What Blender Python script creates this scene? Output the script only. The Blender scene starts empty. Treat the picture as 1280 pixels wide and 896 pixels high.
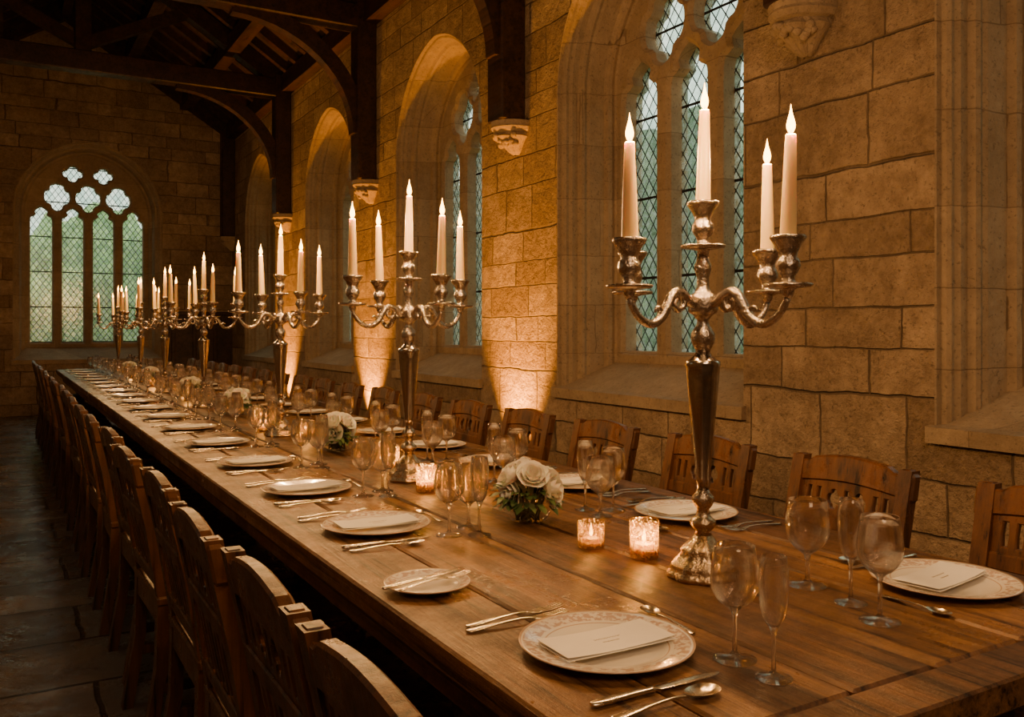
import bpy, math, random
from math import sin, cos, pi, radians, sqrt, exp
from mathutils import Vector, Matrix
random.seed(7)
scene = bpy.context.scene
COL = scene.collection

# ------------------------------------------------------------ materials
def newmat(name):
    m = bpy.data.materials.new(name); m.use_nodes = True
    nt = m.node_tree; nt.nodes.clear()
    out = nt.nodes.new('ShaderNodeOutputMaterial')
    return m, nt, out
def math_(nt, op, a, b=None, c=None):
    n = nt.nodes.new('ShaderNodeMath'); n.operation = op
    for i, x in enumerate((a, b, c)):
        if x is None: continue
        if isinstance(x, (int, float)): n.inputs[i].default_value = x
        else: nt.links.new(x, n.inputs[i])
    return n.outputs[0]
def mixc(nt, fac, a, b, blend='MIX'):
    n = nt.nodes.new('ShaderNodeMix'); n.data_type = 'RGBA'; n.blend_type = blend
    def put(s, x):
        if isinstance(x, (int, float)): s.default_value = x
        elif isinstance(x, tuple): s.default_value = (x[0], x[1], x[2], 1)
        else: nt.links.new(x, s)
    put(n.inputs[0], fac); put(n.inputs[6], a); put(n.inputs[7], b)
    return n.outputs[2]
def noise(nt, vec, scale, detail=4, rough=.55):
    n = nt.nodes.new('ShaderNodeTexNoise')
    n.inputs['Scale'].default_value = scale; n.inputs['Detail'].default_value = detail
    n.inputs['Roughness'].default_value = rough
    nt.links.new(vec, n.inputs['Vector'])
    return n.outputs[0]
def ramp(nt, fac, lo, hi):
    n = nt.nodes.new('ShaderNodeMapRange'); n.inputs[1].default_value = lo; n.inputs[2].default_value = hi
    nt.links.new(fac, n.inputs[0]); return n.outputs[0]
def bsdf(nt, out, color, rough=.5, metal=0, bump=None, bstr=.5, bdist=.01, **kw):
    b = nt.nodes.new('ShaderNodeBsdfPrincipled')
    def put(s, x):
        if isinstance(x, (int, float)): s.default_value = x
        elif isinstance(x, tuple): s.default_value = (x[0], x[1], x[2], 1)
        else: nt.links.new(x, s)
    put(b.inputs['Base Color'], color); put(b.inputs['Roughness'], rough); put(b.inputs['Metallic'], metal)
    for k, v in kw.items(): put(b.inputs[k.replace('_', ' ')], v)
    if bump is not None:
        bp = nt.nodes.new('ShaderNodeBump'); bp.inputs['Strength'].default_value = bstr
        bp.inputs['Distance'].default_value = bdist
        nt.links.new(bump, bp.inputs['Height']); nt.links.new(bp.outputs[0], b.inputs['Normal'])
    nt.links.new(b.outputs[0], out.inputs[0])
    return b
def objco(nt):
    return nt.nodes.new('ShaderNodeTexCoord').outputs['Object']

def mat_stone(name, c1, c2, cm, bw=.52, rh=.245, mortar=.007, bstr=.9, dark=.5, vary=1.0, mmin=.5):
    m, nt, out = newmat(name)
    co = objco(nt)
    sp = nt.nodes.new('ShaderNodeSeparateXYZ'); nt.links.new(co, sp.inputs[0])
    u = math_(nt, 'ADD', sp.outputs[0], sp.outputs[1]); z = sp.outputs[2]
    z2 = math_(nt, 'ADD', z, math_(nt, 'MULTIPLY', math_(nt, 'SINE', math_(nt, 'MULTIPLY', z, 4.3)), .055 * vary))
    z2 = math_(nt, 'ADD', z2, math_(nt, 'MULTIPLY', math_(nt, 'SINE', math_(nt, 'MULTIPLY', z, 10.7)), .026 * vary))
    nz = noise(nt, co, 4.5, 3)
    z3 = math_(nt, 'ADD', z2, math_(nt, 'MULTIPLY', math_(nt, 'SUBTRACT', nz, .5), .030))
    row = math_(nt, 'FLOOR', math_(nt, 'DIVIDE', z3, rh))
    cv = nt.nodes.new('ShaderNodeCombineXYZ')
    nt.links.new(math_(nt, 'MULTIPLY', u, 1.3), cv.inputs[0]); nt.links.new(math_(nt, 'MULTIPLY', row, 7.31), cv.inputs[1])
    n1 = noise(nt, cv.outputs[0], 1.0, 1)
    u2 = math_(nt, 'ADD', u, math_(nt, 'MULTIPLY', n1, 1.15))
    u3 = math_(nt, 'ADD', u2, math_(nt, 'MULTIPLY', math_(nt, 'SUBTRACT', noise(nt, co, 6, 3), .5), .03))
    cv2 = nt.nodes.new('ShaderNodeCombineXYZ'); nt.links.new(u3, cv2.inputs[0]); nt.links.new(z3, cv2.inputs[1])
    br = nt.nodes.new('ShaderNodeTexBrick')
    nt.links.new(cv2.outputs[0], br.inputs['Vector'])
    br.inputs['Color1'].default_value = (0, 0, 0, 1); br.inputs['Color2'].default_value = (1, 1, 1, 1)
    br.inputs['Mortar'].default_value = (.5, .5, .5, 1)
    br.inputs['Scale'].default_value = 1; br.inputs['Mortar Size'].default_value = mortar
    br.inputs['Mortar Smooth'].default_value = .8
    br.inputs['Brick Width'].default_value = bw; br.inputs['Row Height'].default_value = rh
    rnd = nt.nodes.new('ShaderNodeSeparateColor'); nt.links.new(br.outputs['Color'], rnd.inputs[0])
    base = mixc(nt, rnd.outputs[0], c1, c2)
    big = ramp(nt, noise(nt, co, 1.1, 6, .7), .38, .62)
    base = mixc(nt, math_(nt, 'MULTIPLY', big, dark), base, tuple(x * .45 for x in c1))
    mid = ramp(nt, noise(nt, co, 6.5, 6, .7), .42, .62)
    base = mixc(nt, math_(nt, 'MULTIPLY', mid, dark), base, (c1[0] * .6, c1[1] * .57, c1[2] * .55))
    fine = ramp(nt, noise(nt, co, 22, 6, .7), .3, .75)
    base = mixc(nt, math_(nt, 'MULTIPLY', fine, .3), base, tuple(min(1, x * 1.3) for x in c2))
    pit = ramp(nt, noise(nt, co, 60, 3, .6), .58, .68)
    base = mixc(nt, math_(nt, 'MULTIPLY', pit, .5), base, tuple(x * .3 for x in c1))
    mfade = ramp(nt, noise(nt, co, 3.1, 4, .6), .35, .6)
    mf = math_(nt, 'MULTIPLY', br.outputs['Fac'], math_(nt, 'ADD', mmin, math_(nt, 'MULTIPLY', mfade, .9 - mmin)))
    base = mixc(nt, mf, base, cm)
    h = math_(nt, 'MULTIPLY', math_(nt, 'SUBTRACT', 1.0, mf), 1.3)
    h = math_(nt, 'ADD', h, math_(nt, 'MULTIPLY', rnd.outputs[0], .8))
    h = math_(nt, 'ADD', h, math_(nt, 'MULTIPLY', noise(nt, co, 9, 6, .7), 2.4))
    h = math_(nt, 'ADD', h, math_(nt, 'MULTIPLY', noise(nt, co, 45, 4, .6), .7))
    bsdf(nt, out, base, .9, bump=h, bstr=bstr, bdist=.024)
    return m

def mat_wood(name, c1, c2, axis=1, rough=.4, scale=1.0, bstr=.25, wear=.4, across=34):
    m, nt, out = newmat(name)
    co = objco(nt)
    mp = nt.nodes.new('ShaderNodeMapping'); nt.links.new(co, mp.inputs[0])
    s = [across * scale] * 3; s[axis] = 1.6 * scale
    mp.inputs['Scale'].default_value = s
    n1 = noise(nt, mp.outputs[0], 1.0, 7, .72)
    mp2 = nt.nodes.new('ShaderNodeMapping'); nt.links.new(co, mp2.inputs[0])
    s2 = [9 * scale] * 3; s2[axis] = .5 * scale
    mp2.inputs['Scale'].default_value = s2
    n2 = noise(nt, mp2.outputs[0], 1.0, 4, .6)
    n3 = ramp(nt, noise(nt, co, 5, 7, .8), .40, .66)
    f = ramp(nt, math_(nt, 'ADD', math_(nt, 'MULTIPLY', n1, .6), math_(nt, 'MULTIPLY', n2, .5)), .46, .65)
    base = mixc(nt, f, c1, c2)
    base = mixc(nt, math_(nt, 'MULTIPLY', n3, wear), base, tuple(x * .55 for x in c1))
    crack = ramp(nt, n1, .44, .36)
    base = mixc(nt, math_(nt, 'MULTIPLY', crack, .9), base, tuple(x * .18 for x in c1))
    r = math_(nt, 'ADD', rough - .1, math_(nt, 'MULTIPLY', n3, .28))
    bsdf(nt, out, base, r, bump=math_(nt, 'ADD', n1, math_(nt, 'MULTIPLY', n3, .35)), bstr=bstr, bdist=.006)
    return m

M_wall = mat_stone('limestone_ashlar', (.24, .155, .086), (.63, .46, .30), (.13, .085, .05), bw=.48, rh=.228, dark=.6)
M_dress = mat_stone('dressed_stone', (.33, .235, .145), (.47, .35, .225), (.20, .135, .08), bw=.9, rh=.36, mortar=.004, bstr=.4, dark=.4, vary=.4)
M_table = [mat_wood('oak_plank_a', (.08, .034, .012), (.35, .172, .062), 1, .36, 1, .6, .6, 44),
           mat_wood('oak_plank_b', (.06, .026, .010), (.26, .122, .044), 1, .40, 1.1, .6, .65, 44),
           mat_wood('oak_plank_c', (.10, .044, .017), (.41, .208, .080), 1, .34, .9, .6, .55, 44)]
M_chair = mat_wood('chair_oak', (.045, .017, .007), (.165, .066, .023), 2, .34, 1.3)
M_dark = mat_wood('roof_timber', (.024, .010, .006), (.068, .027, .015), 1, .5)
M_board = mat_wood('roof_boards', (.025, .011, .007), (.06, .027, .015), 0, .7)

def mat_floor():
    m, nt, out = newmat('stone_flags')
    co = objco(nt)
    wob = nt.nodes.new('ShaderNodeVectorMath'); wob.operation = 'MULTIPLY_ADD'
    nn = nt.nodes.new('ShaderNodeTexNoise'); nn.inputs['Scale'].default_value = 4; nt.links.new(co, nn.inputs['Vector'])
    nt.links.new(nn.outputs['Color'], wob.inputs[0]); wob.inputs[1].default_value = (.03, .03, 0); nt.links.new(co, wob.inputs[2])
    br = nt.nodes.new('ShaderNodeTexBrick'); nt.links.new(wob.outputs[0], br.inputs['Vector'])
    br.inputs['Color1'].default_value = (.12, .093, .073, 1); br.inputs['Color2'].default_value = (.26, .205, .16, 1)
    br.inputs['Mortar'].default_value = (.03, .022, .018, 1); br.inputs['Scale'].default_value = 1
    br.inputs['Mortar Size'].default_value = .012; br.inputs['Mortar Smooth'].default_value = .5
    br.inputs['Brick Width'].default_value = .62; br.inputs['Row Height'].default_value = .5
    n2 = ramp(nt, noise(nt, co, 3.5, 6, .7), .3, .7)
    base = mixc(nt, math_(nt, 'MULTIPLY', n2, .5), br.outputs['Color'], (.07, .054, .043))
    r = math_(nt, 'ADD', .15, math_(nt, 'MULTIPLY', n2, .25))
    h = math_(nt, 'ADD', math_(nt, 'MULTIPLY', math_(nt, 'SUBTRACT', 1.0, br.outputs['Fac']), .7), math_(nt, 'MULTIPLY', noise(nt, co, 7, 5, .6), .9))
    bsdf(nt, out, base, r, bump=h, bstr=.8, bdist=.014)
    return m
M_floor = mat_floor()

def simple(name, c, rough=.5, metal=0, **kw):
    m, nt, out = newmat(name)
    co = objco(nt); n = noise(nt, co, 30, 3)
    base = mixc(nt, math_(nt, 'MULTIPLY', n, .3), c, tuple(x * .7 for x in c))
    bsdf(nt, out, base, rough, metal, **kw); return m
def mat_metal(name, c, r0, bscale=60, bstr=.12, c_low=None):
    m, nt, out = newmat(name); co = objco(nt)
    n = ramp(nt, noise(nt, co, 35, 5, .7), .35, .7)
    top = c
    if c_low:
        sp = nt.nodes.new('ShaderNodeSeparateXYZ'); nt.links.new(co, sp.inputs[0])
        top = mixc(nt, ramp(nt, sp.outputs[2], .10, .22), c_low, c)
    base = mixc(nt, math_(nt, 'MULTIPLY', n, .6), top, tuple(x * .4 for x in c))
    bsdf(nt, out, base, math_(nt, 'ADD', r0, math_(nt, 'MULTIPLY', n, .16)), 1.0, bump=noise(nt, co, bscale, 4), bstr=bstr, bdist=.003)
    return m
M_silver = mat_metal('aged_silver', (.55, .49, .43), .13)
M_silver_chased = mat_metal('chased_silver', (.60, .51, .42), .17, 140, .9, (.72, .52, .30))
M_cutlery = mat_metal('cutlery_silver', (.80, .69, .53), .16)
M_iron = simple('black_iron', (.03, .028, .025), .5, .6)
M_wax = simple('candle_wax', (.80, .60, .27), .45, Subsurface_Weight=.3, Subsurface_Scale=.03)
M_wick = simple('wick', (.03, .02, .015), .9)
M_card = simple('card_paper', (.88, .85, .79), .7)
M_ink = simple('ink', (.42, .36, .30), .8)

def mat_flame():
    m, nt, out = newmat('candle_flame')
    e = nt.nodes.new('ShaderNodeEmission'); e.inputs[0].default_value = (1, .42, .06, 1); e.inputs[1].default_value = 14
    t = nt.nodes.new('ShaderNodeBsdfTransparent'); a = nt.nodes.new('ShaderNodeAddShader')
    nt.links.new(e.outputs[0], a.inputs[0]); nt.links.new(t.outputs[0], a.inputs[1]); nt.links.new(a.outputs[0], out.inputs[0])
    try: m.cycles.emission_sampling = 'NONE'
    except Exception: pass
    return m
M_flame = mat_flame()

def mat_glass(name):
    # real refractive lead crystal blended with a clear straight-through part (thin walls)
    m, nt, out = newmat(name)
    gl = nt.nodes.new('ShaderNodeBsdfGlass'); gl.inputs['IOR'].default_value = 1.5; gl.inputs['Roughness'].default_value = .02
    gl.inputs['Color'].default_value = (.98, .97, .96, 1)
    t = nt.nodes.new('ShaderNodeBsdfTransparent'); t.inputs[0].default_value = (.98, .975, .965, 1)
    mx = nt.nodes.new('ShaderNodeMixShader'); mx.inputs[0].default_value = .3
    nt.links.new(gl.outputs[0], mx.inputs[1]); nt.links.new(t.outputs[0], mx.inputs[2]); nt.links.new(mx.outputs[0], out.inputs[0])
    return m
M_glass = mat_glass('crystal_glass')
def mat_thin(name):
    m, nt, out = newmat(name)
    lw = nt.nodes.new('ShaderNodeLayerWeight'); lw.inputs[0].default_value = .5
    fc = lw.outputs['Facing']
    t = nt.nodes.new('ShaderNodeBsdfTransparent'); t.inputs[0].default_value = (.97, .965, .955, 1)
    g = nt.nodes.new('ShaderNodeBsdfGlossy'); g.inputs['Roughness'].default_value = .06
    f = math_(nt, 'ADD', math_(nt, 'MULTIPLY', math_(nt, 'POWER', fc, 3.0), .8), .09)
    mx = nt.nodes.new('ShaderNodeMixShader'); nt.links.new(f, mx.inputs[0])
    nt.links.new(t.outputs[0], mx.inputs[1]); nt.links.new(g.outputs[0], mx.inputs[2]); nt.links.new(mx.outputs[0], out.inputs[0])
    return m
M_thin = mat_thin('thin_bowl_glass')
def mat_votive():
    m, nt, out = newmat('mosaic_votive_glass'); co = objco(nt)
    v = nt.nodes.new('ShaderNodeTexVoronoi'); v.inputs['Scale'].default_value = 190; nt.links.new(co, v.inputs['Vector'])
    hs = nt.nodes.new('ShaderNodeSeparateColor'); nt.links.new(v.outputs['Color'], hs.inputs[0])
    c = mixc(nt, hs.outputs[0], (.34, .13, .025), (.95, .62, .20))
    tr = nt.nodes.new('ShaderNodeBsdfTranslucent'); nt.links.new(c, tr.inputs[0])
    t = nt.nodes.new('ShaderNodeBsdfTransparent'); t.inputs[0].default_value = (.95, .75, .42, 1)
    g = nt.nodes.new('ShaderNodeBsdfGlossy'); g.inputs['Roughness'].default_value = .15; g.inputs[0].default_value = (.9, .7, .45, 1)
    bp = nt.nodes.new('ShaderNodeBump'); bp.inputs['Strength'].default_value = 1; bp.inputs['Distance'].default_value = .003
    nt.links.new(v.outputs['Distance'], bp.inputs['Height']); nt.links.new(bp.outputs[0], g.inputs['Normal'])
    m1 = nt.nodes.new('ShaderNodeMixShader'); nt.links.new(math_(nt, 'ADD', .2, math_(nt, 'MULTIPLY', hs.outputs[1], .35)), m1.inputs[0])
    nt.links.new(t.outputs[0], m1.inputs[1]); nt.links.new(tr.outputs[0], m1.inputs[2])
    m2 = nt.nodes.new('ShaderNodeMixShader'); nt.links.new(math_(nt, 'MULTIPLY', hs.outputs[2], .5), m2.inputs[0])
    nt.links.new(m1.outputs[0], m2.inputs[1]); nt.links.new(g.outputs[0], m2.inputs[2]); nt.links.new(m2.outputs[0], out.inputs[0])
    return m
M_votive = mat_votive()

def mat_pane():
    m, nt, out = newmat('leaded_diamond_glass'); co = objco(nt)
    sp = nt.nodes.new('ShaderNodeSeparateXYZ'); nt.links.new(co, sp.inputs[0])
    u = math_(nt, 'DIVIDE', math_(nt, 'ADD', sp.outputs[0], sp.outputs[1]), .085)
    z = math_(nt, 'DIVIDE', sp.outputs[2], .12)
    a = math_(nt, 'ADD', u, z); b = math_(nt, 'SUBTRACT', u, z)
    d = math_(nt, 'MINIMUM', math_(nt, 'PINGPONG', a, .5), math_(nt, 'PINGPONG', b, .5))
    lead = math_(nt, 'LESS_THAN', d, .06)
    bar = math_(nt, 'LESS_THAN', math_(nt, 'PINGPONG', math_(nt, 'DIVIDE', sp.outputs[2], .54), .5), .016)
    lead = math_(nt, 'MAXIMUM', lead, bar)
    cv = nt.nodes.new('ShaderNodeCombineXYZ')
    nt.links.new(math_(nt, 'FLOOR', a), cv.inputs[0]); nt.links.new(math_(nt, 'FLOOR', b), cv.inputs[1])
    wn = nt.nodes.new('ShaderNodeTexWhiteNoise'); nt.links.new(cv.outputs[0], wn.inputs['Vector'])
    tint = mixc(nt, wn.outputs['Value'], (.46, .62, .56), (.90, .96, .88))
    t = nt.nodes.new('ShaderNodeBsdfTransparent'); nt.links.new(tint, t.inputs[0])
    tl = nt.nodes.new('ShaderNodeBsdfTranslucent'); nt.links.new(mixc(nt, .5, tint, (.8, .9, .86)), tl.inputs[0])
    mm = nt.nodes.new('ShaderNodeMixShader'); nt.links.new(math_(nt, 'MULTIPLY', ramp(nt, noise(nt, co, 30, 4), .3, .7), .45), mm.inputs[0])
    nt.links.new(t.outputs[0], mm.inputs[1]); nt.links.new(tl.outputs[0], mm.inputs[2])
    g = nt.nodes.new('ShaderNodeBsdfGlossy'); g.inputs['Roughness'].default_value = .15
    bp = nt.nodes.new('ShaderNodeBump'); bp.inputs['Strength'].default_value = .4; bp.inputs['Distance'].default_value = .01
    nt.links.new(noise(nt, co, 18, 2), bp.inputs['Height']); nt.links.new(bp.outputs[0], g.inputs['Normal'])
    m2 = nt.nodes.new('ShaderNodeMixShader'); m2.inputs[0].default_value = .1
    nt.links.new(mm.outputs[0], m2.inputs[1]); nt.links.new(g.outputs[0], m2.inputs[2])
    dk = nt.nodes.new('ShaderNodeBsdfDiffuse'); dk.inputs[0].default_value = (.025, .025, .025, 1)
    m3 = nt.nodes.new('ShaderNodeMixShader'); nt.links.new(lead, m3.inputs[0])
    nt.links.new(m2.outputs[0], m3.inputs[1]); nt.links.new(dk.outputs[0], m3.inputs[2]); nt.links.new(m3.outputs[0], out.inputs[0])
    return m
M_pane = mat_pane()

def mat_plate(name, R):
    m, nt, out = newmat(name); co = objco(nt)
    sp = nt.nodes.new('ShaderNodeSeparateXYZ'); nt.links.new(co, sp.inputs[0])
    r = math_(nt, 'SQRT', math_(nt, 'ADD', math_(nt, 'MULTIPLY', sp.outputs[0], sp.outputs[0]), math_(nt, 'MULTIPLY', sp.outputs[1], sp.outputs[1])))
    r = math_(nt, 'DIVIDE', r, R)
    band = math_(nt, 'MULTIPLY', math_(nt, 'GREATER_THAN', r, .76), math_(nt, 'LESS_THAN', r, .95))
    pat = ramp(nt, noise(nt, co, 85, 4, .65), .46, .54)
    f = math_(nt, 'MULTIPLY', math_(nt, 'MULTIPLY', band, pat), .62)
    c = mixc(nt, f, (.86, .81, .73), (.42, .20, .13))
    edge = math_(nt, 'GREATER_THAN', r, .97)
    line = math_(nt, 'MULTIPLY', math_(nt, 'GREATER_THAN', r, .70), math_(nt, 'LESS_THAN', r, .715))
    c = mixc(nt, math_(nt, 'MULTIPLY', math_(nt, 'MAXIMUM', edge, line), .7), c, (.5, .27, .13))
    bsdf(nt, out, c, .16, Coat_Weight=.5)
    return m
M_plate = mat_plate('patterned_china', .143)
M_bplate = mat_plate('patterned_china_small', .088)
M_rose = simple('cream_petal', (.97, .92, .82), .6, Subsurface_Weight=.3, Subsurface_Scale=.015)
M_leaf = simple('leaf_green', (.06, .11, .03), .5)
M_leaf2 = simple('leaf_pale', (.13, .19, .06), .5)
M_stem = simple('stem_brown', (.10, .11, .04), .6)
def mat_foliage(name, a, b_):
    m, nt, out = newmat(name); co = objco(nt)
    n = ramp(nt, noise(nt, co, 4.5, 9, .8), .36, .66)
    c = mixc(nt, n, a, b_)
    bsdf(nt, out, c, .8, bump=noise(nt, co, 6, 6), bstr=1, bdist=.1); return m
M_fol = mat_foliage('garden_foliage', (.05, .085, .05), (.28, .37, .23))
M_fol2 = mat_foliage('bright_foliage', (.11, .21, .05), (.54, .74, .30))  # lighter, brighter green leaf colour for the end hedge
M_grass = simple('lawn_grass', (.16, .25, .09), .9)

# ------------------------------------------------------------ mesh builder
class MB:
    def __init__(s): s.v = []; s.f = []; s.mi = []; s.sm = []; s.mats = []
    def m(s, mat):
        if mat not in s.mats: s.mats.append(mat)
        return s.mats.index(mat)
    def add(s, vs, fs, mat, smooth=False, M=None):
        o = len(s.v); k = s.m(mat)
        for p in vs:
            p = Vector(p)
            if M is not None: p = M @ p
            s.v.append(tuple(p))
        for f in fs:
            s.f.append(tuple(o + i for i in f)); s.mi.append(k); s.sm.append(smooth)
    def box(s, x0, x1, y0, y1, z0, z1, mat, b=0, M=None):
        if b <= 0:
            vs = [(x, y, z) for x in (x0, x1) for y in (y0, y1) for z in (z0, z1)]
            fs = [(0, 1, 3, 2), (4, 6, 7, 5), (0, 4, 5, 1), (2, 3, 7, 6), (0, 2, 6, 4), (1, 5, 7, 3)]
            s.add(vs, fs, mat, False, M); return
        vs = []
        cx = [(x0, 1), (x1, -1)]; cy = [(y0, 1), (y1, -1)]; cz = [(z0, 1), (z1, -1)]
        idx = {}
        for i, (x, sx) in enumerate(cx):
            for j, (y, sy) in enumerate(cy):
                for k, (z, sz) in enumerate(cz):
                    idx[(i, j, k, 0)] = len(vs); vs.append((x, y + sy * b, z + sz * b))
                    idx[(i, j, k, 1)] = len(vs); vs.append((x + sx * b, y, z + sz * b))
                    idx[(i, j, k, 2)] = len(vs); vs.append((x + sx * b, y + sy * b, z))
        g = lambda i, j, k, a: idx[(i, j, k, a)]
        fs = []
        for i in (0, 1): fs.append((g(i,0,0,0), g(i,1,0,0), g(i,1,1,0), g(i,0,1,0)))
        for j in (0, 1): fs.append((g(0,j,0,1), g(1,j,0,1), g(1,j,1,1), g(0,j,1,1)))
        for k in (0, 1): fs.append((g(0,0,k,2), g(1,0,k,2), g(1,1,k,2), g(0,1,k,2)))
        for j in (0, 1):
            for k in (0, 1): fs.append((g(0,j,k,1), g(1,j,k,1), g(1,j,k,2), g(0,j,k,2)))
        for i in (0, 1):
            for k in (0, 1): fs.append((g(i,0,k,0), g(i,1,k,0), g(i,1,k,2), g(i,0,k,2)))
        for i in (0, 1):
            for j in (0, 1): fs.append((g(i,j,0,0), g(i,j,1,0), g(i,j,1,1), g(i,j,0,1)))
        for i in (0, 1):
            for j in (0, 1):
                for k in (0, 1): fs.append((g(i,j,k,0), g(i,j,k,1), g(i,j,k,2)))
        s.add(vs, fs, mat, False, M)
    def lathe(s, prof, mat, n=24, M=None, wob=None, cap=True):
        vs = []; fs = []
        for i, (z, r) in enumerate(prof):
            for j in range(n):
                a = 2 * pi * j / n
                rr = r * (1 + (wob(a, z) if wob else 0))
                vs.append((rr * cos(a), rr * sin(a), z))
        for i in range(len(prof) - 1):
            for j in range(n):
                k = (j + 1) % n
                fs.append((i * n + j, i * n + k, (i + 1) * n + k, (i + 1) * n + j))
        if cap:
            fs.append(tuple(range(n))[::-1]); fs.append(tuple((len(prof) - 1) * n + j for j in range(n)))
        s.add(vs, fs, mat, True, M)
    def tube(s, pts, rad, mat, n=10, M=None, flat=1.0, up=Vector((0, 0, 1))):
        pts = [Vector(p) for p in pts]; vs = []; fs = []
        if isinstance(rad, (int, float)): rad = [rad] * len(pts)
        for i, p in enumerate(pts):
            t = (pts[min(i + 1, len(pts) - 1)] - pts[max(i - 1, 0)]).normalized()
            sd = t.cross(up)
            if sd.length < 1e-3: sd = t.cross(Vector((1, 0, 0)))
            sd.normalize(); u2 = sd.cross(t).normalized()
            for j in range(n):
                a = 2 * pi * j / n
                vs.append(p + sd * rad[i] * cos(a) + u2 * rad[i] * flat * sin(a))
        for i in range(len(pts) - 1):
            for j in range(n):
                k = (j + 1) % n
                fs.append((i * n + j, i * n + k, (i + 1) * n + k, (i + 1) * n + j))
        fs.append(tuple(range(n))[::-1]); fs.append(tuple((len(pts) - 1) * n + j for j in range(n)))
        s.add(vs, fs, mat, True, M)
    def loops(s, loops, mat, closed=True, smooth=False, M=None):
        n = len(loops[0]); vs = [p for l in loops for p in l]; fs = []
        for i in range(len(loops) - 1):
            for j in range(n if closed else n - 1):
                k = (j + 1) % n
                fs.append((i * n + j, i * n + k, (i + 1) * n + k, (i + 1) * n + j))
        s.add(vs, fs, mat, smooth, M)
    def obj(s, name, loc=(0, 0, 0), rot=0, fixn=True):
        me = bpy.data.meshes.new(name); me.from_pydata(s.v, [], s.f)
        for m in s.mats: me.materials.append(m)
        me.polygons.foreach_set('material_index', s.mi); me.polygons.foreach_set('use_smooth', s.sm)
        me.update()
        if fixn:
            import bmesh
            bm = bmesh.new(); bm.from_mesh(me); bmesh.ops.recalc_face_normals(bm, faces=bm.faces); bm.to_mesh(me); bm.free()
        return inst(me, name, loc, rot)
def inst(me, name, loc=(0, 0, 0), rot=0, scale=1):
    o = bpy.data.objects.new(name, me); o.location = loc; o.rotation_euler = (0, 0, rot)
    o.scale = (scale,) * 3
    COL.objects.link(o); return o

def plate2d(loops, thick, bevel=0):
    cu = bpy.data.curves.new('tmp', 'CURVE'); cu.dimensions = '2D'; cu.fill_mode = 'BOTH'
    cu.extrude = thick / 2 - bevel; cu.bevel_depth = bevel; cu.bevel_resolution = 0
    for lp in loops:
        sp = cu.splines.new('POLY'); sp.points.add(len(lp) - 1)
        for i, p in enumerate(lp): sp.points[i].co = (p[0], p[1], 0, 1)
        sp.use_cyclic_u = True
    ob = bpy.data.objects.new('tmp', cu); COL.objects.link(ob)
    dg = bpy.context.evaluated_depsgraph_get()
    me = bpy.data.meshes.new_from_object(ob.evaluated_get(dg))
    vs = [tuple(v.co) for v in me.vertices]; fs = [tuple(p.vertices) for p in me.polygons]
    bpy.data.objects.remove(ob); bpy.data.curves.remove(cu); bpy.data.meshes.remove(me)
    return vs, fs

# ------------------------------------------------------------ room dims
XR, XL, YE, YF = 3.29, -1.61, 14.7, -3.0
WH, XM, SL = 4.6, .84, .653
RZ = WH + (XR - XM) * SL

def arch(cx, hw, zb, zs, rise, n=14):
    R = (rise ** 2 + hw ** 2) / (2 * hw)
    a1 = math.asin(min(1, rise / R))
    left = []
    for i in range(n + 1):
        a = a1 * i / n
        left.append((cx - hw + R - R * cos(a), zs + R * sin(a)))
    right = [(2 * cx - p[0], p[1]) for p in left[:-1]][::-1]
    return [(cx - hw, zb)] + left + right + [(cx + hw, zb)]
def light_loop(cx, w, zb, zs, rise, n=16):
    hw = w / 2; pts = arch(cx, hw, zb, zs, rise, n); o = []
    for i, (x, z) in enumerate(pts):
        k = i - 1; K = 2 * n
        if 0 <= k <= K:
            t = k / n if k <= n else (K - k) / n
            amp = .26 * exp(-((t - .42) / .09) ** 2)
            tx, tz = cx, zs + rise * .25
            x += (tx - x) * amp; z += (tz - z) * amp
        o.append((x, z))
    return o
def eye_loop(cx, cz, rx, rz, n=40, p=.34):
    o = []
    for i in range(n):
        a = 2 * pi * i / n
        r = (1 - p) + p * abs(cos(2 * a)) ** .6
        o.append((cx + rx * r * cos(a), cz + rz * r * sin(a)))
    return o
def dagger_loop(cx, cz, rx, rz, n=48):
    o = []
    for i in range(n):
        a = 2 * pi * i / n
        x = rx * sin(a); z = rz * cos(a)
        if cos(a) < 0: x *= 1 - .35 * cos(a) ** 2
        k = min(abs(a - .85), abs(a - (2 * pi - .85)), abs(a - 2.3), abs(a - (2 * pi - 2.3)))
        g = 1 - .16 * exp(-(k / .16) ** 2)
        o.append((cx + x * g, cz + z * g))
    return o

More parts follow.
